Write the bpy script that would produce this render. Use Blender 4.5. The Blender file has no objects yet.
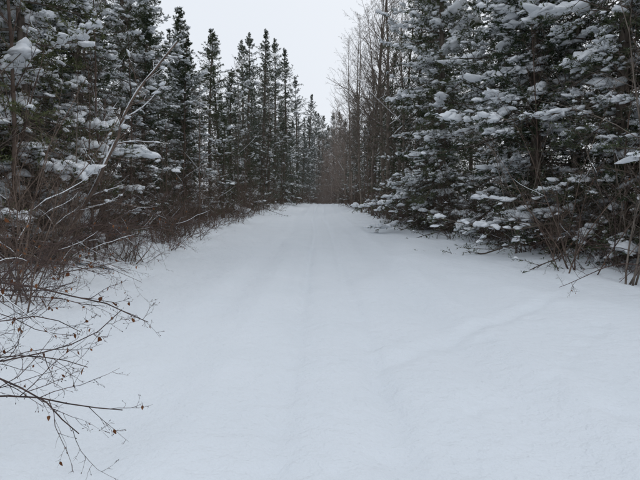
import bpy, math
import numpy as np
rng = np.random.default_rng(11)
scene = bpy.context.scene
col = scene.collection

# ------------------------------------------------------------------ helpers
def nrm(v):
    return v / np.maximum(np.linalg.norm(v, axis=-1, keepdims=True), 1e-9)

class MB:
    def __init__(s):
        s.V = []; s.F = []; s.n = 0
    def add(s, v, f, mat, smooth=True):
        v = np.asarray(v, dtype=np.float64).reshape(-1, 3)
        s.V.append(v); s.F.append((np.asarray(f, dtype=np.int64) + s.n, mat, smooth)); s.n += len(v)
    def stamp(s, src, x, y, z, sc, rot, matmap=None):
        c, sn = math.cos(rot), math.sin(rot)
        V = np.concatenate(src.V) * sc
        W = np.stack([V[:, 0] * c - V[:, 1] * sn + x, V[:, 0] * sn + V[:, 1] * c + y, V[:, 2] + z], -1)
        s.V.append(W)
        for f, m, sm in src.F: s.F.append((f + s.n, m if matmap is None else matmap[m], sm))
        s.n += len(W)
    def mesh(s, name, mats):
        me = bpy.data.meshes.new(name)
        V = np.concatenate(s.V)
        me.vertices.add(len(V)); me.vertices.foreach_set("co", V.astype(np.float32).ravel())
        loops = np.concatenate([f.ravel() for f, m, sm in s.F])
        tot = np.concatenate([np.full(len(f), f.shape[1]) for f, m, sm in s.F])
        mi = np.concatenate([np.full(len(f), m) for f, m, sm in s.F])
        sm_ = np.concatenate([np.full(len(f), sm) for f, m, sm in s.F])
        st = np.concatenate([[0], np.cumsum(tot)[:-1]])
        me.loops.add(len(loops)); me.loops.foreach_set("vertex_index", loops.astype(np.int32))
        me.polygons.add(len(tot)); me.polygons.foreach_set("loop_start", st.astype(np.int32))
        me.polygons.foreach_set("material_index", mi.astype(np.int32))
        me.polygons.foreach_set("use_smooth", sm_.astype(bool))
        for m in mats: me.materials.append(m)
        me.update(calc_edges=True)
        return me

def tubes(mb, P, R, sides, mat):
    B, K, _ = P.shape
    if B == 0: return
    T = nrm(np.gradient(P, axis=1))
    mean = nrm(P[:, -1] - P[:, 0])
    ref = np.where((np.abs(mean[:, 2]) > 0.8)[:, None], np.array([[1., 0, 0]]), np.array([[0, 0, 1.]]))[:, None, :]
    n1 = nrm(np.cross(T, np.broadcast_to(ref, T.shape))); n2 = np.cross(T, n1)
    a = np.arange(sides) * 2 * math.pi / sides
    V = P[:, :, None, :] + R[:, :, None, None] * (np.cos(a)[None, None, :, None] * n1[:, :, None, :] + np.sin(a)[None, None, :, None] * n2[:, :, None, :])
    idx = np.arange(B * K * sides).reshape(B, K, sides)
    A = idx[:, :-1, :]; C = idx[:, 1:, :]
    F = np.stack([A, np.roll(A, -1, 2), np.roll(C, -1, 2), C], -1).reshape(-1, 4)
    mb.add(V, F, mat)

def sample(P, R, t):
    B, K, _ = P.shape
    f = np.clip(t, 0, 0.9999) * (K - 1); i = f.astype(int); w = (f - i)
    b = np.arange(B)[:, None]
    p = P[b, i] * (1 - w)[..., None] + P[b, i + 1] * w[..., None]
    T = nrm(P[b, i + 1] - P[b, i])
    r = R[b, i] * (1 - w) + R[b, i + 1] * w
    return p, T, r

def plen(P): return np.linalg.norm(np.diff(P, axis=1), axis=2).sum(1)

def grow(p, d, L, r, K, up=0.0, wob=0.1, tip=0.3):
    N = len(p); P = np.zeros((N, K, 3)); P[:, 0] = p; d = nrm(d)
    for k in range(1, K):
        d = nrm(d + rng.normal(0, wob, (N, 3)) + np.array([0, 0, up]))
        P[:, k] = P[:, k - 1] + d * (L / (K - 1))[:, None]
    R = r[:, None] * np.linspace(1, tip, K)[None]
    return P, R

def children(P, R, n, t0, t1, ang, lf, rf, K=4, up=0.0, wob=0.12, flat=0.0, lmin=0.03, rmin=0.0012, tap=0.6, spread=0.25):
    B = len(P)
    t = t0 + (t1 - t0) * (np.arange(n)[None] + rng.random((B, n))) / n
    p, T, r = sample(P, R, t)
    rv = rng.normal(0, 1, (B, n, 3))
    perp = nrm(rv - (rv * T).sum(-1, keepdims=True) * T)
    if flat > 0:
        side = np.cross(T, np.array([0, 0, 1.])) * np.where(rng.random((B, n)) < .5, 1, -1)[..., None]
        perp = nrm(perp * (1 - flat) + nrm(side) * flat)
    a = ang * (1 + rng.normal(0, spread, (B, n)))[..., None]
    d = np.cos(a) * T + np.sin(a) * perp
    L = np.maximum(plen(P)[:, None] * lf * (1 - tap * t) * rng.uniform(.5, 1.25, (B, n)), lmin)
    rr = np.maximum(r * rf, rmin)
    return grow(p.reshape(-1, 3), d.reshape(-1, 3), L.ravel(), rr.ravel(), K, up, wob)

def needles(mb, P, n, ln, wd, mat, t0=0.0, white=None, wmat=2):
    B = len(P)
    if B == 0: return
    R = np.ones(P.shape[:2])
    t = t0 + (1 - t0) * (np.arange(n)[None] + rng.random((B, n))) / n
    p, T, _ = sample(P, R, t)
    rv = rng.normal(0, 1, p.shape); perp = nrm(rv - (rv * T).sum(-1, keepdims=True) * T)
    d = nrm(T * .75 + perp * .75 + np.array([0, 0, .12]))
    w = nrm(np.cross(d, rng.normal(0, 1, p.shape)))
    l = ln * rng.uniform(.6, 1.25, (B, n))[..., None]; ww = wd * rng.uniform(.7, 1.3, (B, n))[..., None]
    def emit(sel, m, lift, ws):
        pp = p[sel] + np.array([0, 0, lift]); dd = d[sel] * l[sel]; wv = w[sel] * ww[sel] * ws
        V = np.stack([pp - wv * .5, pp + wv * .5, pp + dd], 1)
        mb.add(V, np.arange(len(pp) * 3).reshape(-1, 3), m, False)
    s = rng.random((B, n)) < white[:, None]
    emit(~s, mat, 0, 1)
    d = nrm(d * np.array([1, 1, .25]))
    w = nrm(np.cross(d, np.array([0, 0, 1.])) + rng.normal(0, .2, p.shape))
    emit(s, wmat, .014, 1.7)

import bmesh
def ico(sub):
    bm = bmesh.new(); bmesh.ops.create_icosphere(bm, subdivisions=sub, radius=1)
    v = np.array([x.co[:] for x in bm.verts]); f = np.array([[x.index for x in q.verts] for q in bm.faces]); bm.free()
    return v, f
ICO = {1: ico(1), 2: ico(2)}
def lumps(mb, c, T, s, mat, jit=.13, sub=2):
    N = len(c)
    if N == 0: return
    IV, IF = ICO[sub]
    Th = nrm(T * np.array([1, 1, .3]) + np.array([1e-4, 0, 0])); S = nrm(np.cross(Th, np.array([0, 0, 1.]))); U = np.cross(S, Th)
    v = IV[None] * (1 + rng.normal(0, jit, (N, len(IV), 1)))
    ph = rng.uniform(0, 6, (N, 1, 3)); v = v + .28 * np.sin(v[:, :, [1, 2, 0]] * 3.1 + ph)
    z = v[..., 2]; z = np.where(z < 0, z * .5, z)
    V = c[:, None] + v[..., 0:1] * Th[:, None] * s[:, None, 0:1] + v[..., 1:2] * S[:, None] * s[:, None, 1:2] + z[..., None] * U[:, None] * s[:, None, 2:3]
    F = (IF[None] + (np.arange(N) * len(IV))[:, None, None]).reshape(-1, 3)
    mb.add(V, F, mat)

# ------------------------------------------------------------------ materials
def newmat(name):
    m = bpy.data.materials.new(name); m.use_nodes = True
    nt = m.node_tree; b = nt.nodes["Principled BSDF"]; return m, nt, b
def mk(name, c1, c2, rough=.85, scale=3., island=False, objrand=True, bump=0, spec=.2, stretch=None, simple=True, noise=True):
    m, nt, b = newmat(name); N = nt.nodes; L = nt.links
    def mth(op, a, bb):
        q = N.new("ShaderNodeMath"); q.operation = op
        for i, z in enumerate((a, bb)):
            if isinstance(z, (int, float)): q.inputs[i].default_value = z
            else: L.new(z, q.inputs[i])
        return q.outputs[0]
    if noise:
        tc = N.new("ShaderNodeTexCoord"); no = N.new("ShaderNodeTexNoise"); no.inputs["Scale"].default_value = scale; no.inputs["Detail"].default_value = 1
        src = tc.outputs["Object"]
        if stretch:
            mp = N.new("ShaderNodeMapping"); mp.inputs["Scale"].default_value = stretch; L.new(src, mp.inputs[0]); src = mp.outputs[0]
        L.new(src, no.inputs["Vector"])
        fac = mth('MULTIPLY', mth('SUBTRACT', no.outputs["Fac"], .3), 2.4)
    if island:
        g = N.new("ShaderNodeNewGeometry")
        fac = mth('ADD', mth('MULTIPLY', fac, .55), mth('MULTIPLY', g.outputs["Random Per Island"], .5)) if noise else g.outputs["Random Per Island"]
    if objrand:
        oi = N.new("ShaderNodeObjectInfo"); fac = mth('ADD', fac, mth('MULTIPLY', mth('SUBTRACT', oi.outputs["Random"], .5), .7))
    mx = N.new("ShaderNodeMix"); mx.data_type = 'RGBA'; mx.clamp_factor = True
    L.new(fac, mx.inputs["Factor"]); mx.inputs["A"].default_value = (*c1, 1); mx.inputs["B"].default_value = (*c2, 1)
    if simple:
        N.remove(b); b = N.new("ShaderNodeBsdfDiffuse"); L.new(b.outputs[0], N["Material Output"].inputs["Surface"]); L.new(mx.outputs["Result"], b.inputs["Color"])
    else:
        L.new(mx.outputs["Result"], b.inputs["Base Color"]); b.inputs["Roughness"].default_value = rough; b.inputs["Specular IOR Level"].default_value = spec
    return m
M_bark = mk("spruce_bark", (.075, .062, .053), (.19, .16, .135), scale=14, stretch=(1, 1, .25))
M_needle = mk("spruce_needles", (.036, .054, .035), (.118, .132, .076), island=True, noise=False)
M_needle2 = mk("pine_needles", (.042, .057, .034), (.135, .145, .072), island=True, noise=False)
M_needlem = mk("needles_haze_mid", (.058, .076, .058), (.140, .158, .115), island=True, noise=False)  # greyer needle copy, slight distance haze put into the colour
M_needle3 = mk("needles_haze_far", (.125, .142, .132), (.215, .228, .205), island=True, noise=False)  # palest needle copy, stronger distance haze put into the colour
M_tsnow = mk("branch_snow", (.78, .81, .84), (.89, .91, .935), scale=6, objrand=False)
M_twig = mk("shrub_bark", (.085, .062, .052), (.21, .160, .130), scale=4)
M_twigfar = mk("twigs_haze_far", (.24, .195, .17), (.36, .31, .275), scale=4)  # paler twig copy for the trail end, haze painted into its colour
M_alder = mk("alder_bark", (.035, .024, .022), (.10, .065, .055), scale=8, rough=.6, simple=False)
M_poplar = mk("poplar_bark", (.11, .092, .078), (.24, .205, .175), scale=5)
M_leaf = mk("dry_leaf", (.10, .040, .020), (.25, .115, .055), island=True, noise=False)
M_dead = mk("dead_twig", (.09, .072, .06), (.20, .165, .14), scale=4)

# ------------------------------------------------------------------ terrain
def vnoise(x, y, seed):
    r = np.random.default_rng(seed); G = r.random((256, 256))
    xi = np.floor(x).astype(int); yi = np.floor(y).astype(int); fx = x - xi; fy = y - yi
    fx = fx * fx * fx * (fx * (fx * 6 - 15) + 10); fy = fy * fy * fy * (fy * (fy * 6 - 15) + 10)
    g = lambda a, b: G[a % 256, b % 256]
    return (g(xi, yi) * (1 - fx) + g(xi + 1, yi) * fx) * (1 - fy) + (g(xi, yi + 1) * (1 - fx) + g(xi + 1, yi + 1) * fx) * fy - .5
def ss(a, b, x):
    t = np.clip((x - a) / (b - a), 0, 1); return t * t * (3 - 2 * t)
def edgeL(y): return np.interp(y, [0, 6, 12, 20, 30, 45, 60, 75, 90, 100], [-3.6, -4.2, -4.6, -4.9, -5.0, -4.3, -2.9, -1.7, -.9, -.6])
def edgeR(y): return np.interp(y, [0, 6, 10, 16, 24, 35, 48, 70, 100], [6.2, 6.2, 6.4, 5.9, 4.4, 3.7, 3.4, 3.2, 2.6])
def gauss(x, w): return np.exp(-(x / w) ** 2)
def H(x, y):
    x = np.asarray(x, float); y = np.asarray(y, float)
    h = .95 * ss(18, 68, y) - .05 * ss(76, 110, y)
    eL = edgeL(y); eR = edgeR(y)
    h = h + .24 * ss(0, 2.6, eL + 1.4 - x) + .10 * ss(0, 2.6, x - eR + .8)
    far = ss(300, 80, np.hypot(x, y))
    h = h + .13 * vnoise(x / 3.1 + 40, y / 4.3 + 40, 1) + .06 * vnoise(x / 1.1 + 90, y / 1.9 + 70, 2) + .024 * vnoise(x / .45, y / .6, 3) + .012 * vnoise((x + .3 * y) / .22, (y - .3 * x) / .8, 8)
    nearedge = ss(-2.2, -.2, np.maximum(eL - x, x - eR)); h = h + nearedge * .20 * np.abs(vnoise(x / .8, y / .9, 17))
    fr = ss(0, 2, np.maximum(eL - x, x - eR)); h = h + fr * (.25 * vnoise(x / 1.3, y / 1.3, 5) + .1)
    w = .14 * np.sin(y / 9.) + .05 * np.sin(y / 3.7 + 1) - .02
    fade = np.clip(.9 + .5 * vnoise(x * .6 + 9, y / 2.0, 6), 0, 1.2); fade2 = np.clip(.9 + .6 * vnoise(x * .6 + 29, y / 1.5, 7), 0, 1.2)
    tread = 1 + .6 * vnoise(x * 3, y * 5, 21)
    h = h - .062 * tread * fade * gauss(x - w + .36, .105) - .056 * tread * fade2 * gauss(x - w - .44, .115) + .020 * gauss(x - w, .16)
    h = h - .055 * gauss(x - w - 1.4, .22) * fade - .06 * gauss(x - w + 1.55, .26) * fade2
    h = h + .05 * gauss(x - w - 1.95, .22) * fade2 + .035 * gauss(x - w + 1.0, .18) * fade
    ln = (y - 4.7) - (x - .6) * 1.02
    dist = ln / 1.43 + .10 * vnoise(x * 1.3, y * 1.3, 12); m = ss(.2, 1.0, x) * ss(5.2, 4.2, x) * (.5 + 1. * (vnoise(x * 1.9, y * 1.9, 14) + .5))
    h = h - m * (.036 * gauss(dist, .11)) + m * .014 * gauss(dist - .25, .12)
    for (a, b, c, s, am) in ((1.3, 11.5, .95, .3, .06), (2.4, 15, .5, .4, .08), (-2.2, 10, -.3, .35, .05), (3.2, 9.3, -.5, .3, .04), (1.0, 22, .5, .5, .09), (-1.5, 18, -.6, .4, .07)):
        dd = (x - a) - c * .3 * (y - b); h = h + am * np.tanh(dd / s) * gauss(dd, 1.1) * gauss(y - b, 3.2)
    for (a, b, s, am) in ((1.15, 3.6, .07, .03), (1.3, 3.75, .06, .022), (2.15, 3.5, .10, .045), (2.25, 3.25, .06, .03), (.38, 2.95, .08, .03), (-.1, 4.1, .06, .02), (1.9, 5.6, .08, .03), (2.9, 6.7, .1, .035), (.1, 2.75, .05, .02), (2.6, 5.0, .08, .03), (2.3, 4.6, .08, .03), (2.95, 5.45, .08, .03), (3.3, 5.9, .09, .03), (3.6, 6.3, .09, .03), (2.0, 4.2, .08, .03)):
        h = h - am * np.exp(-((x - a) ** 2 + ((y - b) * .8) ** 2) / s ** 2)
    return h * far
def axis(lo, hi, step, far_lo, far_hi, g=1.13):
    a = list(np.arange(lo, hi, step)); s = step
    while a[-1] < far_hi: s *= g; a.append(a[-1] + s)
    b = []; s = step; c = lo
    while c > far_lo: s *= g; c -= s; b.append(c)
    return np.array(b[::-1] + a)
xs = axis(-7, 8, .045, -1200, 1200, 1.09)
ys = axis(1.2, 16, .05, -300, 1800, 1.035)
X, Y = np.meshgrid(xs, ys, indexing='ij'); Z = H(X, Y)
nx, ny = X.shape
idx = np.arange(nx * ny).reshape(nx, ny)
F = np.stack([idx[:-1, :-1], idx[1:, :-1], idx[1:, 1:], idx[:-1, 1:]], -1).reshape(-1, 4)
m, nt, b = newmat("snow_cover"); N = nt.nodes; L = nt.links
tc = N.new("ShaderNodeTexCoord")
n1 = N.new("ShaderNodeTexNoise"); n1.inputs["Scale"].default_value = .9; n1.inputs["Detail"].default_value = 2; L.new(tc.outputs["Object"], n1.inputs["Vector"])
n2 = N.new("ShaderNodeTexNoise"); n2.inputs["Scale"].default_value = 45; n2.inputs["Detail"].default_value = 3; L.new(tc.outputs["Object"], n2.inputs["Vector"])
n3 = N.new("ShaderNodeTexNoise"); n3.inputs["Scale"].default_value = 7; n3.inputs["Detail"].default_value = 3; L.new(tc.outputs["Object"], n3.inputs["Vector"])
mx = N.new("ShaderNodeMix"); mx.data_type = 'RGBA'; L.new(n1.outputs["Fac"], mx.inputs["Factor"]); mx.inputs["A"].default_value = (.80, .845, .885, 1); mx.inputs["B"].default_value = (.855, .89, .93, 1)
at = N.new("ShaderNodeAttribute"); at.attribute_name = "litter"
ad = N.new("ShaderNodeMath"); ad.operation = 'MULTIPLY_ADD'; L.new(n3.outputs["Fac"], ad.inputs[0]); ad.inputs[1].default_value = 1.6; ad.inputs[2].default_value = -1.25
ad2 = N.new("ShaderNodeMath"); ad2.operation = 'ADD'; L.new(ad.outputs[0], ad2.inputs[0]); L.new(at.outputs["Fac"], ad2.inputs[1])
ad3 = N.new("ShaderNodeMath"); ad3.operation = 'MULTIPLY'; ad3.use_clamp = True; L.new(ad2.outputs[0], ad3.inputs[0]); ad3.inputs[1].default_value = 5
mx2 = N.new("ShaderNodeMix"); mx2.data_type = 'RGBA'; L.new(ad3.outputs[0], mx2.inputs["Factor"]); L.new(mx.outputs["Result"], mx2.inputs["A"]); mx2.inputs["B"].default_value = (.075, .060, .048, 1)
N.remove(b); b = N.new("ShaderNodeBsdfDiffuse"); L.new(b.outputs[0], N["Material Output"].inputs["Surface"])
L.new(mx2.outputs["Result"], b.inputs["Color"]); b.inputs["Roughness"].default_value = .3
b1 = N.new("ShaderNodeBump"); b1.inputs["Strength"].default_value = .8; b1.inputs["Distance"].default_value = .011; L.new(n2.outputs["Fac"], b1.inputs["Height"])
b2 = N.new("ShaderNodeBump"); b2.inputs["Strength"].default_value = .6; b2.inputs["Distance"].default_value = .06; L.new(n3.outputs["Fac"], b2.inputs["Height"]); L.new(b1.outputs[0], b2.inputs["Normal"]); L.new(b2.outputs[0], b.inputs["Normal"])
mb = MB(); mb.add(np.stack([X, Y, Z], -1), F, 0)
me = mb.mesh("snow_ground", [m])
lit = ss(.6, 3.2, np.maximum(edgeL(Y) - X, X - edgeR(Y))) * .95
a = me.attributes.new("litter", 'FLOAT', 'POINT'); a.data.foreach_set("value", lit.astype(np.float32).ravel())
g = bpy.data.objects.new("snow_ground", me); col.objects.link(g)

# ------------------------------------------------------------------ plants
def make_spruce(name, Ht, Rm, cb, snow, dens=16, nmat=None, lumpk=1.0, open_=0.0, droop=1.0, lite=False, tipk=.72):
    mb = MB(); K = 14
    s = np.linspace(0, 1, K)
    bend = rng.normal(0, .014 * Ht, 2)
    P = np.stack([bend[0] * np.sin(s * 2.3), bend[1] * np.sin(s * 2.9 + .4) - bend[1] * math.sin(.4), s * Ht - .3], -1)[None]
    R = (Ht * .0105 * (1 - s) ** .85 + .008)[None]
    R[:, 0] *= 1.3
    tubes(mb, P, R, 8, 0)
    nb = int(dens * (Ht - cb) * (.75 if lite else 1))
    q = np.sort(rng.random(nb)) ** .95
    z = cb + (Ht * .985 - cb) * q
    p, T, r = sample(P, R, (z / Ht)[None]); p = p[0]; r = r[0]
    az = np.arange(nb) * 2.39996 + rng.normal(0, .35, nb)
    ph = rng.uniform(0, 6, 4)
    secl = 1 + .30 * np.sin(az * 2 + z * .9 + ph[0]) + .26 * np.sin(z * 2.1 + az + ph[1]) + .16 * np.sin(z * 4.3 + ph[2])
    Lb = Rm * ((1 - q) ** tipk) * np.minimum(1, .65 + q * 3) * rng.uniform(.35, 1.3, nb) * secl + .14
    keep = rng.random(nb) > open_; p, r, q, z, az, Lb = p[keep], r[keep], q[keep], z[keep], az[keep], Lb[keep]; nb = len(p)
    E = np.radians(np.interp(q, [0, .3, .8, 1], [-28 * droop, -12 * droop, 14, 58]) + rng.normal(0, 13, nb))
    hd = np.stack([np.cos(az), np.sin(az), 0 * az], -1)
    u = np.linspace(0, 1, 7)
    hor = Lb[:, None] * np.cos(E)[:, None] * u
    ver = Lb[:, None] * (np.sin(E)[:, None] * u - .18 * droop * u ** 2 * (1 - q)[:, None] + .18 * u ** 4)
    PB = p[:, None] + hd[:, None] * hor[..., None]; PB[..., 2] += ver
    PB[:, 1:] += np.cumsum(rng.normal(0, .018, (nb, 6, 3)) * Lb[:, None, None], 1)
    RB = np.minimum(r * .5, .006 + .009 * Lb)[:, None] * np.linspace(1, .25, 7)[None]
    tubes(mb, PB, RB, 3, 0)
    n2 = 12 if lite else 17
    P2, R2 = children(PB, RB, n2, .12, 1.0, .95, .42, .6, K=3, up=-.06, wob=.12, flat=.6, lmin=.08, tap=.8)
    par = np.repeat(np.arange(nb), n2)
    k = rng.random(len(P2)) < np.clip(.3 + Lb[par] / 1.3, 0, 1); P2, R2, par = P2[k], R2[k], par[k]
    if not lite: tubes(mb, P2, R2 * .8, 3, 0)
    n3 = 3 if lite else 4
    P3, R3 = children(P2, R2, n3, .15, 1.0, .85, .45, .6, K=2, up=-.04, wob=.08, flat=.4, lmin=.06, tap=.5)
    par3 = np.repeat(par, n3)
    # snow load is patchy: some boughs are loaded, others have shed it
    sb = 0.5 + .5 * np.sin(az * 1.7 + z * 1.1 + rng.uniform(0, 6)) + rng.normal(0, .3, nb)
    sb = np.clip(snow * 2.1 * np.clip(sb - .18, 0.02, 1.2), 0, .95) * (rng.random(nb) < .35 + snow) * np.clip((1 - q) * 4, .15, 1)
    wk = 1.6 if lite else 1.0
    needles(mb, PB, 7 if lite else 12, .085, .024 * wk, 1, .3, sb * .4)
    needles(mb, P2, 5 if lite else 8, .088, .024 * wk, 1, 0, sb[par] * .42)
    needles(mb, P3, 3 if lite else 6, .085, .023 * wk, 1, 0, sb[par3] * .40)
    sub = 1 if lite else 2
    szk = 1.0 if lite else .82
    sel = rng.random(len(P2)) < sb[par] * (.35 if lite else .6) * lumpk
    A = P2[sel]; t = rng.uniform(.25, .95, (len(A), 1)); c, T2, _ = sample(A, R2[sel], t); c = c[:, 0]; T2 = T2[:, 0]
    sz = np.stack([rng.uniform(.05, .13, len(c)), rng.uniform(.04, .09, len(c)), rng.uniform(.03, .065, len(c))], -1) * np.exp(rng.normal(-.05, .35, (len(c), 1))) * (.75 + .35 * lumpk) * szk
    lumps(mb, c + np.array([0, 0, .015]), T2, sz, 2, sub=sub)
    sel = rng.random(nb) < sb * .95 * lumpk
    A = PB[sel]
    if len(A):
        nl = 4 if lite else 11
        t = np.clip(rng.uniform(.55, .9, (len(A), 1)) + rng.normal(0, .17, (len(A), nl)), .2, 1); c, T2, _ = sample(A, RB[sel], t); c = c.reshape(-1, 3) + rng.normal(0, .06, (len(A) * nl, 3)) * np.array([1, 1, .3]); T2 = T2.reshape(-1, 3) + rng.normal(0, .5, (len(c), 3))
        bs = np.repeat(np.exp(rng.normal(.03, .38, len(A))), nl)[:, None]
        sz = np.stack([rng.uniform(.06, .15, len(c)), rng.uniform(.05, .11, len(c)), rng.uniform(.035, .09, len(c))], -1) * (.65 + .45 * lumpk) * bs * (1.0 if lite else .80)
        lumps(mb, c + np.array([0, 0, .025]), T2, sz, 2, sub=sub)
    if not lite:
        nd = 46; zz = rng.uniform(.3, cb + Ht * .35, nd); pp, T, rr = sample(P, R, (zz / Ht)[None]); a2 = rng.uniform(0, 6.28, nd)
        d = np.stack([np.cos(a2), np.sin(a2), rng.uniform(-.5, .1, nd)], -1)
        D1, E1 = grow(pp[0], d, rng.uniform(.5, 1.0, nd) * Rm * .9, np.full(nd, .011), 6, -.03, .12)
        tubes(mb, D1, E1, 3, 3)
        D2, E2 = children(D1, E1, 8, .15, 1, .9, .4, .6, K=3, up=-.02, wob=.15, flat=.4); tubes(mb, D2, E2, 3, 3)
        D3, E3 = children(D2, E2, 3, .15, 1, .9, .45, .7, K=2, wob=.15); tubes(mb, D3, E3, 3, 3)
    return mb.mesh(name, [M_bark, nmat or M_needle, M_tsnow, M_dead])

def snowline(mb, P, R, mat, frac, k=1.3):
    if len(P) == 0: return
    s = rng.random(len(P)) < frac; P = P[s].copy(); R = R[s].copy()
    if len(P) == 0: return
    d = nrm(P[:, -1] - P[:, 0]); f = np.abs(d[:, 2]) < .8; P = P[f]; R = R[f]
    P[..., 2] += R * .9 + .002
    RR = R * k * rng.uniform(.3, 1.2, R.shape) + .002; RR[:, 0] *= .3; RR[:, -1] *= .3
    tubes(mb, P, RR, 5, mat)

def leafs(mb, P, frac, mat, size=.03):
    s = rng.random(len(P)) < frac; A = P[s]; n = len(A)
    if n == 0: return
    t = rng.uniform(.5, 1, n)[:, None]; c, T, _ = sample(A, np.ones(A.shape[:2]), t); c = c[:, 0]
    d = nrm(np.stack([rng.normal(0, .5, n), rng.normal(0, .5, n), -np.ones(n)], -1)); w = nrm(np.cross(d, rng.normal(0, 1, (n, 3)))); u = np.cross(d, w)
    L_ = size * rng.uniform(.6, 1.4, n)[:, None]; cu = rng.uniform(-.3, .45, n)[:, None]
    V = np.stack([c, c + d * L_ * .35 + w * L_ * .30 + u * L_ * cu, c + d * L_ * .75 + w * L_ * .22 + u * L_ * cu * 1.3, c + d * L_ * 1.15 + u * L_ * .2, c + d * L_ * .75 - w * L_ * .22 + u * L_ * .2, c + d * L_ * .35 - w * L_ * .28 + u * L_ * .25], 1)
    b = (np.arange(n) * 6)[:, None]
    mb.add(V, np.concatenate([b + np.array([[0, 1, 2, 3]]), b + np.array([[0, 3, 4, 5]])]), mat, False)

def make_shrub(name, Ht, ns, lean=.5, mats=None, leaves=0, snow=.1, r0=.014, raw=False):
    mb = MB(); az = rng.uniform(0, 6.28, ns)
    el = rng.uniform(.15, lean, ns)
    d = np.stack([np.cos(az) * np.sin(el * 1.5), np.sin(az) * np.sin(el * 1.5), np.cos(el * 1.5)], -1)
    p = np.stack([rng.normal(0, .18, ns), rng.normal(0, .18, ns), np.full(ns, -.15)], -1)
    P, R = grow(p, d, Ht * rng.uniform(.55, 1.15, ns), np.full(ns, r0) * rng.uniform(.6, 1.2, ns), 8, -.015, .10)
    tubes(mb, P, R, 4, 0); snowline(mb, P, R, 1, snow)
    P1, R1 = children(P, R, 9, .15, 1, .65, .42, .6, K=5, up=.02, wob=.14, rmin=.0030); tubes(mb, P1, R1, 3, 0); snowline(mb, P1, R1, 1, snow)
    P2, R2 = children(P1, R1, 6, .15, 1, .7, .45, .65, K=3, up=.01, wob=.16, rmin=.0024); tubes(mb, P2, R2, 3, 0)
    P3, R3 = children(P2, R2, 2, .2, 1, .7, .55, .75, K=2, wob=.16, lmin=.07, rmin=.0020); tubes(mb, P3, R3, 3, 0)
    if leaves: leafs(mb, P3, leaves, 2)
    return mb if raw else mb.mesh(name, mats or [M_twig, M_tsnow, M_leaf])

def make_bare(name, Ht, nb=42, r0=.11, mats=None, lf=.24, up=.06, lo=.22, n2=8, n3=4, rk=1.0, ang=.75, raw=False):
    mb = MB()
    P, R = grow(np.array([[0, 0, -.2]]), np.array([[rng.normal(0, .04), rng.normal(0, .04), 1]]), np.array([Ht * 1.]), np.array([r0]), 18, .05, .03, tip=.12)
    tubes(mb, P, R, 8, 0)
    P1, R1 = children(P, R, nb, lo, 1, ang, lf, .42, K=6, up=up, wob=.08, tap=.72, rmin=.006 * rk); tubes(mb, P1, R1, 3, 0); snowline(mb, P1, R1, 1, .12)
    P2, R2 = children(P1, R1, n2, .12, 1, .65, .42, .55, K=3, up=up * .6, wob=.1, rmin=.0038 * rk); tubes(mb, P2, R2, 3, 0)
    P3, R3 = children(P2, R2, n3, .12, 1, .65, .45, .65, K=2, up=.03, wob=.12, rmin=.0028 * rk); tubes(mb, P3, R3, 3, 0)
    P4, R4 = children(P3, R3, 2, .2, 1, .65, .55, .75, K=2, up=.02, wob=.12, lmin=.08, rmin=.0024 * rk); tubes(mb, P4, R4, 3, 0)
    return mb if raw else mb.mesh(name, mats or [M_poplar, M_tsnow])

SPH = [16, 15, 17, 14, 16]
SP = [make_spruce("spruce_a", 16, 2.7, .4, .66, 17, lumpk=1.4), make_spruce("spruce_b", 15, 2.4, .6, .56, 16, lumpk=1.3), make_spruce("spruce_c", 17, 2.1, 1.0, .48, 16, open_=.08),
      make_spruce("spruce_d", 14, 2.3, .3, .64, 18, lumpk=1.4), make_spruce("spruce_e", 16, 1.9, 1.0, .45, 15, open_=.12)]
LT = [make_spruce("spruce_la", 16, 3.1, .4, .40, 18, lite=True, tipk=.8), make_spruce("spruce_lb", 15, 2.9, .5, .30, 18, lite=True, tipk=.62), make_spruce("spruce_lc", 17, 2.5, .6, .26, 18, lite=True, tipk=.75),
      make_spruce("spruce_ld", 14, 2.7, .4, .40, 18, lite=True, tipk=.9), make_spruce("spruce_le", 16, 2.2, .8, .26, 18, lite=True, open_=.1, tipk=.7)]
NEAR = [make_spruce("spruce_n1", 11, 2.7, .6, .70, 17, nmat=M_needle2, lumpk=1.7, open_=.12), make_spruce("spruce_n2", 12, 2.4, 1.0, .6, 16, nmat=M_needle2, lumpk=1.5, open_=.2)]
SH = [make_shrub("shrub_a", 2.6, 10, .6, raw=True), make_shrub("shrub_b", 2.0, 11, .8, leaves=.06, raw=True), make_shrub("shrub_c", 3.4, 8, .5, raw=True), make_shrub("shrub_d", 1.5, 10, .9, snow=.2, raw=True)]
SAP = [make_shrub("sap_a", 5.0, 5, .28, r0=.024, mats=[M_poplar, M_tsnow, M_leaf], leaves=.01, snow=.05), make_shrub("sap_b", 4.2, 6, .35, r0=.02, snow=.05)]
BT = [make_bare("bare_a", 19, 54, .14, lf=.28, rk=1.7), make_bare("bare_b", 17, 50, .115, lf=.30, rk=1.7), make_bare("bare_c", 13, 44, .08, lf=.30, rk=1.5)]
BRr = [make_bare("birch_a", 9, 34, .05, lo=.1, n2=7, n3=3, lf=.3, raw=True), make_bare("birch_b", 7.5, 34, .045, lo=.08, n2=7, n3=3, lf=.3, raw=True)]
BR = [b_.mesh("birch", [M_twig, M_tsnow]) for b_ in BRr]
FB = [make_bare("farbirch_a", 11, 40, .08, mats=[M_twigfar, M_tsnow], lo=.06, n2=8, n3=4, rk=3.0, lf=.3), make_bare("farbirch_b", 14, 44, .09, mats=[M_twigfar, M_tsnow], lo=.1, n2=8, n3=4, rk=3.0, lf=.28)]

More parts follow.
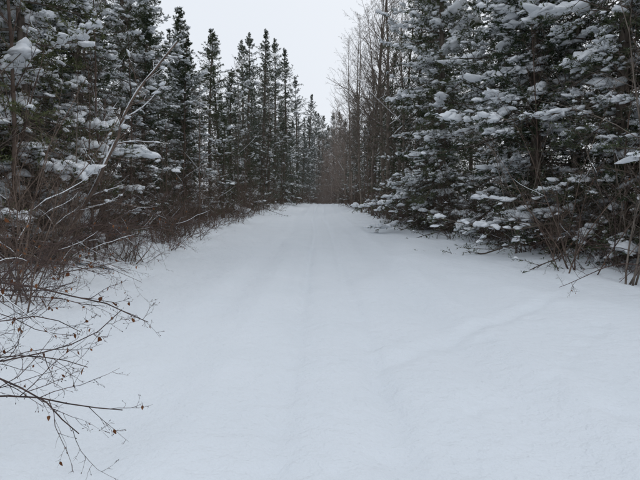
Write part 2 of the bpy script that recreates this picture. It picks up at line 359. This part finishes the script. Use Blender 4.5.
def put(name, me, x, y, sc=1., rot=None, lean=(0, 0), parent=None, sz=None):
    o = bpy.data.objects.new(name, me); col.objects.link(o)
    o.location = (x, y, float(H(x, y)) - .03)
    o.rotation_euler = (lean[0], lean[1], rng.uniform(0, 6.28) if rot is None else rot)
    o.scale = (sc, sc, sz or sc)
    if parent: o.parent = parent
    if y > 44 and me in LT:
        o.material_slots[1].link = 'OBJECT'; o.material_slots[1].material = M_needle3 if y > 69 else M_needlem  # distant spruces take needle colours with haze painted in, stepped by distance
    return o
def spr(x, y, i, h, wide=1.0):
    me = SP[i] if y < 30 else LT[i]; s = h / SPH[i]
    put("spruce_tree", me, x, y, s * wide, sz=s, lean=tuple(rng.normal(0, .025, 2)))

for (x, y, i, h) in [(-7.1, 8.0, 1, 11), (-6.5, 11.2, 0, 11.5), (-8.9, 10.5, 1, 12.5), (-10.2, 8.8, 0, 11), (-11, 12.5, 1, 13), (-8.3, 13.6, 0, 12.5)]:
    put("spruce_tree", NEAR[i], x, y, h / (11, 12)[i])
for t in [(-7.2, 15.5, 3, 12.5, 1.1), (-9.3, 17, 0, 14), (-6.8, 19.5, 1, 8.5, 1.3), (-8.6, 22, 2, 16), (-6.6, 24.5, 4, 9.5, 1.2), (-7.3, 28.5, 3, 12.2), (-9.5, 28, 0, 15.5), (-6.0, 31, 4, 6.5, 1.5),
          (-7.5, 34.5, 1, 12.5, 1.1), (-6.5, 38, 3, 11, 1.2), (-5.5, 41, 3, 5.5, 1.6), (-6.7, 46, 0, 16.0), (-8.2, 43, 4, 15.5), (-5.0, 48, 4, 8, 1.5), (-6.1, 52, 2, 18.0, 1.1), (-7.8, 52, 0, 17), (-4.2, 55, 3, 9.5, 1.4), (-5.4, 58.5, 0, 19.4), (-6.8, 59, 1, 16.5),
          (-3.4, 62, 0, 9, 1.3), (-4.4, 65.5, 2, 20.0, 1.1), (-2.6, 70, 1, 10), (-3.4, 74, 0, 18.6), (-1.8, 78, 3, 10, 1.1), (-2.1, 84, 2, 18.4, 1.1), (-1.2, 89, 3, 12), (-.6, 97, 1, 17.5), (1.0, 102, 3, 15), (1.7, 107, 0, 17), (2.7, 108, 1, 16), (3.6, 104, 2, 16)]:
    spr(*t)
for t in [(8.4, 9.9, 3, 13, 1.15), (9.9, 11.6, 1, 15, 1.15), (7.8, 12.9, 0, 15, 1.15), (7.0, 16.2, 3, 15.5, 1.15), (7.7, 20, 0, 17, 1.1), (5.7, 23.5, 0, 17.5, 1.1), (6.6, 27.5, 1, 17), (9.8, 15, 1, 16), (11.5, 12, 0, 14), (6.0, 31.5, 2, 16, 1.1), (9.2, 18, 2, 17),
          (11.0, 9.0, 1, 13), (5.1, 36, 4, 7, 1.4), (5.6, 41, 1, 13), (4.9, 48, 3, 9, 1.3), (5.9, 55, 1, 15), (4.6, 60, 3, 9, 1.2), (5.2, 66, 0, 15), (4.6, 74, 2, 13), (4.4, 82, 3, 12), (4.0, 90, 0, 13)]:
    spr(*t)
for (x, y, i, s) in [(4.5, 33, 0, 1.02), (3.9, 37, 1, 1.05), (4.9, 38, 0, 1.1), (3.5, 42, 2, 1.25), (4.5, 44, 1, 1.15), (3.9, 49, 0, .95), (4.9, 30, 2, 1.1), (5.6, 35.5, 1, 1.05), (3.3, 53, 1, 1.0), (4.8, 51, 0, 1.05), (-5.9, 36, 2, .8), (-5.0, 48, 2, .95), (-8.0, 18, 2, .9), (8.2, 15.8, 2, 1.0), (-4.2, 60, 2, .95)]:
    put("poplar_tree", BT[i], x, y, s)
for (x, y, i, s) in [(-6.0, 9.8, 0, 1.0), (-5.6, 13, 1, 1.0), (-8.2, 7.2, 0, .95), (-6.3, 16.5, 0, .8), (-5.6, 23, 1, .9), (-5.9, 30, 0, .8), (-5.6, 37, 1, .8), (-7.0, 6.2, 1, .9), (7.4, 12.0, 1, .8), (6.5, 15, 0, .8), (4.9, 26, 1, .8), (4.2, 35, 0, .8), (3.9, 40, 1, .9), (4.0, 46, 0, .9), (-4.9, 43, 0, .9), (-4.0, 51, 1, .9), (-5.3, 19.5, 1, .7), (-5.0, 11, 1, .6)]:
    put("birch_tree", BR[i], x, y, s)
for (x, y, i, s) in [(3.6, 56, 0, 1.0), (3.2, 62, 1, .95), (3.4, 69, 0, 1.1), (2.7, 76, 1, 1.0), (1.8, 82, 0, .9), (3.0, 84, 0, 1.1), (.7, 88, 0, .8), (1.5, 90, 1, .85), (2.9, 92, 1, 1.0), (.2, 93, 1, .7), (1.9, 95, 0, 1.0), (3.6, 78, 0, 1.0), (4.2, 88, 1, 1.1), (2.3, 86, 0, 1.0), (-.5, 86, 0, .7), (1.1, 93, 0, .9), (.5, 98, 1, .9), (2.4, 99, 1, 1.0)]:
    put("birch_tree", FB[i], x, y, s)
for (x, y, i, s) in [(6.3, 9.6, 0, 1.0), (5.6, 10.8, 1, .9), (7.0, 10.3, 0, 1.1), (6.2, 12.6, 1, 1.0), (7.2, 8.6, 1, 1.05), (6.0, 14.5, 0, .8), (-5.6, 8.6, 1, .85), (6.8, 11.6, 0, .9), (-6.2, 7.4, 0, .9), (-5.4, 10.2, 0, .7), (-5.7, 12.2, 1, .8)]:
    put("willow_sapling", SAP[i], x, y, s)
def shrubs(mbx, fn, side, y0, y1, n, sc, off):
    for k in range(n):
        y = y0 + (y1 - y0) * ((k + rng.random()) / n) ** 1.25
        x = float(fn(y)) + side * rng.uniform(*off)
        mbx.stamp(SH[rng.integers(4)], x, y, float(H(x, y)) - .03, rng.uniform(*sc), rng.uniform(0, 6.28))
for side, fn, A in ((-1, edgeL, [(6.5, 26, 52, (.55, 1.1), (-.25, 2.0)), (26, 88, 40, (.7, 1.25), (-.3, 1.4))]), (1, edgeR, [(9.8, 26, 46, (.45, 1.0), (.0, 1.9)), (24, 88, 42, (.7, 1.35), (-.2, 1.4))])):
    mu = MB()
    for a_ in A: shrubs(mu, fn, side, *a_)
    for k in range(9):
        y = 8 + k * 5.5 + rng.uniform(-1, 1); x = float(fn(y)) + side * rng.uniform(2., 4.5)
        mu.stamp(BRr[rng.integers(2)], x, y, float(H(x, y)), rng.uniform(.5, .9), rng.uniform(0, 6))
    o = bpy.data.objects.new("undergrowth_shrubs", mu.mesh("undergrowth", [M_twig, M_tsnow, M_leaf])); col.objects.link(o)
mu = MB()
for k in range(34): 
    x, y = rng.uniform(-2., 4), rng.uniform(80, 97); mu.stamp(SH[rng.integers(4)], x, y, float(H(x, y)), rng.uniform(1.1, 1.7), rng.uniform(0, 6))
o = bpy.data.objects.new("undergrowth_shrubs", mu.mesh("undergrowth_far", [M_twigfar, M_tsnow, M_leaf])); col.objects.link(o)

fo = bpy.data.objects.new("distant_forest", None); col.objects.link(fo)
pts = []
for side in (-1, 1):
    k = 0
    while k < 30:
        y = 6 + 100 * (k + rng.random()) / 30; e = float(edgeL(y) if side < 0 else edgeR(y)); x = e + side * (5.0 + rng.random() * 7)
        if y < 9: x = side * (11 + rng.random() * 3)
        if all((x - a) ** 2 + (y - b) ** 2 > 4 for a, b in pts): pts.append((x, y)); k += 1
for k in range(14): pts.append((-8 + k * 1.4 + rng.uniform(-.5, .5), rng.uniform(108, 122)))
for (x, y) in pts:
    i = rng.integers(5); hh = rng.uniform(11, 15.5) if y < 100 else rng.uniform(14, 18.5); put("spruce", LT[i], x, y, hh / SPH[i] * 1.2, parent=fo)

def curve(pts, K):
    pts = np.array(pts, float); t = np.linspace(0, 1, len(pts)); T = np.linspace(0, 1, K)
    out = np.zeros((K, 3))
    for i in range(len(pts)):
        w = np.ones(K)
        for j in range(len(pts)):
            if j != i: w *= (T - t[j]) / (t[i] - t[j])
        out += w[:, None] * pts[i]
    return out
mb = MB(); base = np.array([-5.9, 10.4, 0.])
P = curve([(0, 0, -.1), (1.25, -.2, 1.7), (2.1, -.4, 3.2), (3.1, -.6, 4.3)], 20)[None]; R = np.linspace(.045, .012, 20)[None]
P[:, 1:] += np.cumsum(rng.normal(0, .022, (1, 19, 3)), 1)
tubes(mb, P, R, 8, 0); Q = P.copy(); Q[..., 2] += .018; Q[..., 0] -= .014; tubes(mb, Q[:, 1:], R[:, 1:] * rng.uniform(.3, 1.1, (1, 19)), 7, 1)
P1, R1 = children(P, R, 22, .2, 1, .8, .26, .4, K=6, up=.0, wob=.14, rmin=.005); tubes(mb, P1, R1, 4, 0); snowline(mb, P1, R1, 1, .4)
P2, R2 = children(P1, R1, 6, .2, 1, .8, .4, .6, K=4, wob=.14, rmin=.003); tubes(mb, P2, R2, 3, 0); snowline(mb, P2, R2, 1, .2)
P3, R3 = children(P2, R2, 3, .2, 1, .8, .5, .7, K=3, wob=.14, rmin=.002); tubes(mb, P3, R3, 3, 0)
c, T2, _ = sample(P1, R1, rng.uniform(.3, 1, (len(P1), 3))); c = c.reshape(-1, 3); T2 = T2.reshape(-1, 3)
k = rng.random(len(c)) < .5; lumps(mb, c[k], T2[k], rng.uniform(.025, .06, (k.sum(), 3)) * np.array([1.3, 1, .6]), 1)
o = bpy.data.objects.new("leaning_birch", mb.mesh("leaning_birch", [M_twig, M_tsnow])); col.objects.link(o); o.location = (base[0], base[1], float(H(base[0], base[1])))

def alder(name, limbs, r0=.009, n1=9, l1=.30, leaf=.10, snow=.04):
    mb = MB()
    P = np.stack([curve(l, 12) for l in limbs]); P[:, 1:] += np.cumsum(rng.normal(0, .012, (len(P), 11, 3)), 1)
    R = np.full((len(P), 1), r0) * rng.uniform(.7, 1.15, (len(P), 1)) * np.linspace(1, .28, 12)[None]
    tubes(mb, P, R, 6, 0)
    P1, R1 = children(P, R, n1, .3, .98, .75, l1, .62, K=7, up=.015, wob=.15, tap=.6, flat=.3, rmin=.0018); tubes(mb, P1, R1, 5, 0); snowline(mb, P1, R1, 1, snow, .8)
    P2, R2 = children(P1, R1, 5, .15, .98, .8, .42, .7, K=5, up=.01, wob=.17, flat=.2, rmin=.0014); tubes(mb, P2, R2, 4, 0)
    P3, R3 = children(P2, R2, 2, .2, .95, .8, .45, .8, K=3, wob=.15, rmin=.0012, lmin=.025); tubes(mb, P3, R3, 4, 0)
    leafs(mb, P2, leaf, 2, .026); leafs(mb, P1, leaf * 2, 2, .030)
    c = np.concatenate([P2[:, -1], P3[:, -1]]); s = rng.random(len(c)) < .4; c = c[s]
    T = np.concatenate([P2[:, -1] - P2[:, -2], P3[:, -1] - P3[:, -2]])[s]
    A = np.stack([c, c + nrm(T) * .006, c + nrm(T) * .012], 1); tubes(mb, A, np.tile([[.0014, .0026, .0006]], (len(A), 1)), 5, 0)
    o = bpy.data.objects.new(name, mb.mesh(name, [M_alder, M_tsnow, M_leaf])); col.objects.link(o); return o
r = (-3.9, 3.8, -.05); r2 = (-4.3, 4.6, 0.)
alder("alder_bush", [
    [r, (-3.0, 3.5, .95), (-1.9, 3.2, 1.02), (-1.28, 3.3, .80)],
    [r, (-2.8, 3.3, .40), (-1.85, 3.1, .62), (-1.2, 3.0, .93)],
    [r, (-2.7, 3.1, .62), (-1.85, 2.9, .55), (-1.33, 2.8, .27)],
    [r, (-2.7, 3.1, .36), (-1.8, 2.95, .42), (-1.15, 2.95, .34)],
    [r, (-3.1, 3.9, .72), (-2.4, 3.8, .70), (-1.75, 3.7, .57)],
    [r, (-2.9, 3.3, .50), (-2.1, 3.1, .78), (-1.55, 3.1, .70)],
    [r, (-2.9, 3.6, .30), (-2.2, 3.5, .52), (-1.6, 3.5, .45)],
    [r, (-3.0, 3.7, .85), (-2.4, 3.6, .92), (-1.75, 3.6, .98)],
    [r, (-3.2, 3.3, .75), (-2.5, 3.2, 1.05), (-1.9, 3.2, 1.02)]], leaf=.16)
alder("alder_bush", [
    [r2, (-3.7, 4.8, .75), (-2.9, 4.8, 1.05), (-2.1, 4.9, .88)],
    [r2, (-3.6, 4.8, .55), (-2.8, 4.7, .72), (-2.1, 4.7, .62)],
    [r2, (-3.8, 5.1, 1.0), (-3.2, 5.2, 1.25), (-2.4, 5.3, 1.1)],
    [r2, (-3.8, 5.2, .6), (-3.2, 5.4, .85), (-2.5, 5.5, .8)],
    [(-4.6, 6.6, .1), (-3.7, 6.5, .9), (-2.7, 6.5, 1.1), (-1.9, 6.6, .9)],
    [(-4.6, 6.6, .1), (-3.8, 6.3, .8), (-3.1, 6.1, .95), (-2.3, 6.0, .72)],
    [(-4.6, 6.6, .1), (-3.9, 6.8, .7), (-3.3, 6.9, .8), (-2.5, 7.0, .5)],
    [(-4.7, 7.4, .1), (-3.8, 7.4, 1.1), (-2.8, 7.3, 1.25), (-1.7, 7.2, 1.1)],
    [(-4.7, 7.4, .1), (-3.9, 7.6, .9), (-3.0, 7.7, 1.1), (-2.1, 7.8, .8)],
    [(-4.7, 7.4, .1), (-4.1, 7.9, 1.0), (-3.6, 8.2, 1.2), (-2.7, 8.4, .7)],
    [(-5.0, 8.4, .2), (-4.0, 8.4, 1.2), (-3.0, 8.4, 1.45), (-1.9, 8.4, 1.2)],
    [(-5.0, 8.4, .2), (-4.2, 8.8, 1.0), (-3.4, 9.0, 1.1), (-2.5, 9.2, .8)],
    [(-5.0, 8.4, .2), (-4.0, 8.0, .9), (-3.1, 7.9, 1.15), (-1.5, 7.9, 1.3)],
    [(-4.8, 5.6, .1), (-4.3, 5.5, 1.2), (-3.9, 5.5, 1.6), (-3.2, 5.6, 1.45)]], r0=.010, n1=13, l1=.34, leaf=.14)
alder("alder_bush", [
    [(6.0, 8.6, .2), (5.2, 8.3, .55), (4.5, 8.1, .45), (3.9, 8.0, .28)],
    [(6.0, 8.6, .2), (5.3, 8.7, .8), (4.6, 8.9, .75), (4.0, 9.0, .5)],
    [(6.0, 8.6, .2), (6.0, 8.2, .7), (5.7, 7.9, .9), (5.2, 7.7, .7)],
    [(6.3, 10.6, .2), (5.6, 10.4, .75), (4.9, 10.3, .85), (4.2, 10.2, .55)],
    [(6.3, 10.6, .2), (6.0, 10.2, 1.2), (5.6, 10.1, 1.8), (5.0, 10.1, 2.2)],
    [(6.2, 7.9, .1), (5.7, 7.7, .6), (5.2, 7.6, .7), (4.5, 7.4, .35)]], r0=.012, n1=10, l1=.34, leaf=.03)

# ------------------------------------------------------------------ light
w = bpy.data.worlds.new("World"); scene.world = w; w.use_nodes = True; nt = w.node_tree; N = nt.nodes; L = nt.links
bg = N["Background"]; bg.inputs["Strength"].default_value = .1
sky = N.new("ShaderNodeTexSky"); sky.sky_type = 'NISHITA'; sky.sun_disc = False; sky.sun_elevation = math.radians(38); sky.sun_rotation = math.radians(35); sky.dust_density = 4
tc = N.new("ShaderNodeTexCoord"); no = N.new("ShaderNodeTexNoise"); no.inputs["Scale"].default_value = 1.6; no.inputs["Detail"].default_value = 1; L.new(tc.outputs["Generated"], no.inputs["Vector"])
cm = N.new("ShaderNodeMix"); cm.data_type = 'RGBA'; L.new(no.outputs["Fac"], cm.inputs["Factor"]); cm.inputs["A"].default_value = (7.9, 8.4, 9.1, 1); cm.inputs["B"].default_value = (8.7, 9.1, 9.7, 1)
mx = N.new("ShaderNodeMix"); mx.data_type = 'RGBA'; mx.inputs["Factor"].default_value = .94; L.new(sky.outputs[0], mx.inputs["A"]); L.new(cm.outputs["Result"], mx.inputs["B"])
L.new(mx.outputs["Result"], bg.inputs["Color"])
sl = bpy.data.lights.new("sun", 'SUN'); sl.energy = .8; sl.angle = math.radians(20); sl.color = (1, .98, .95)
so = bpy.data.objects.new("sun", sl); col.objects.link(so)
az = math.radians(35); el = math.radians(38)
from mathutils import Vector
so.rotation_euler = Vector((math.sin(az) * math.cos(el), math.cos(az) * math.cos(el), math.sin(el))).to_track_quat('Z', 'Y').to_euler()

cd = bpy.data.cameras.new("camera"); cd.lens = 28; cd.sensor_width = 36; cd.clip_end = 4000
co = bpy.data.objects.new("camera", cd); col.objects.link(co); co.location = (0, 0, 1.6); co.rotation_euler = (math.radians(85.4), 0, 0)
scene.camera = co
scene.view_settings.view_transform = 'Standard'; scene.view_settings.look = 'None'; scene.view_settings.exposure = 0
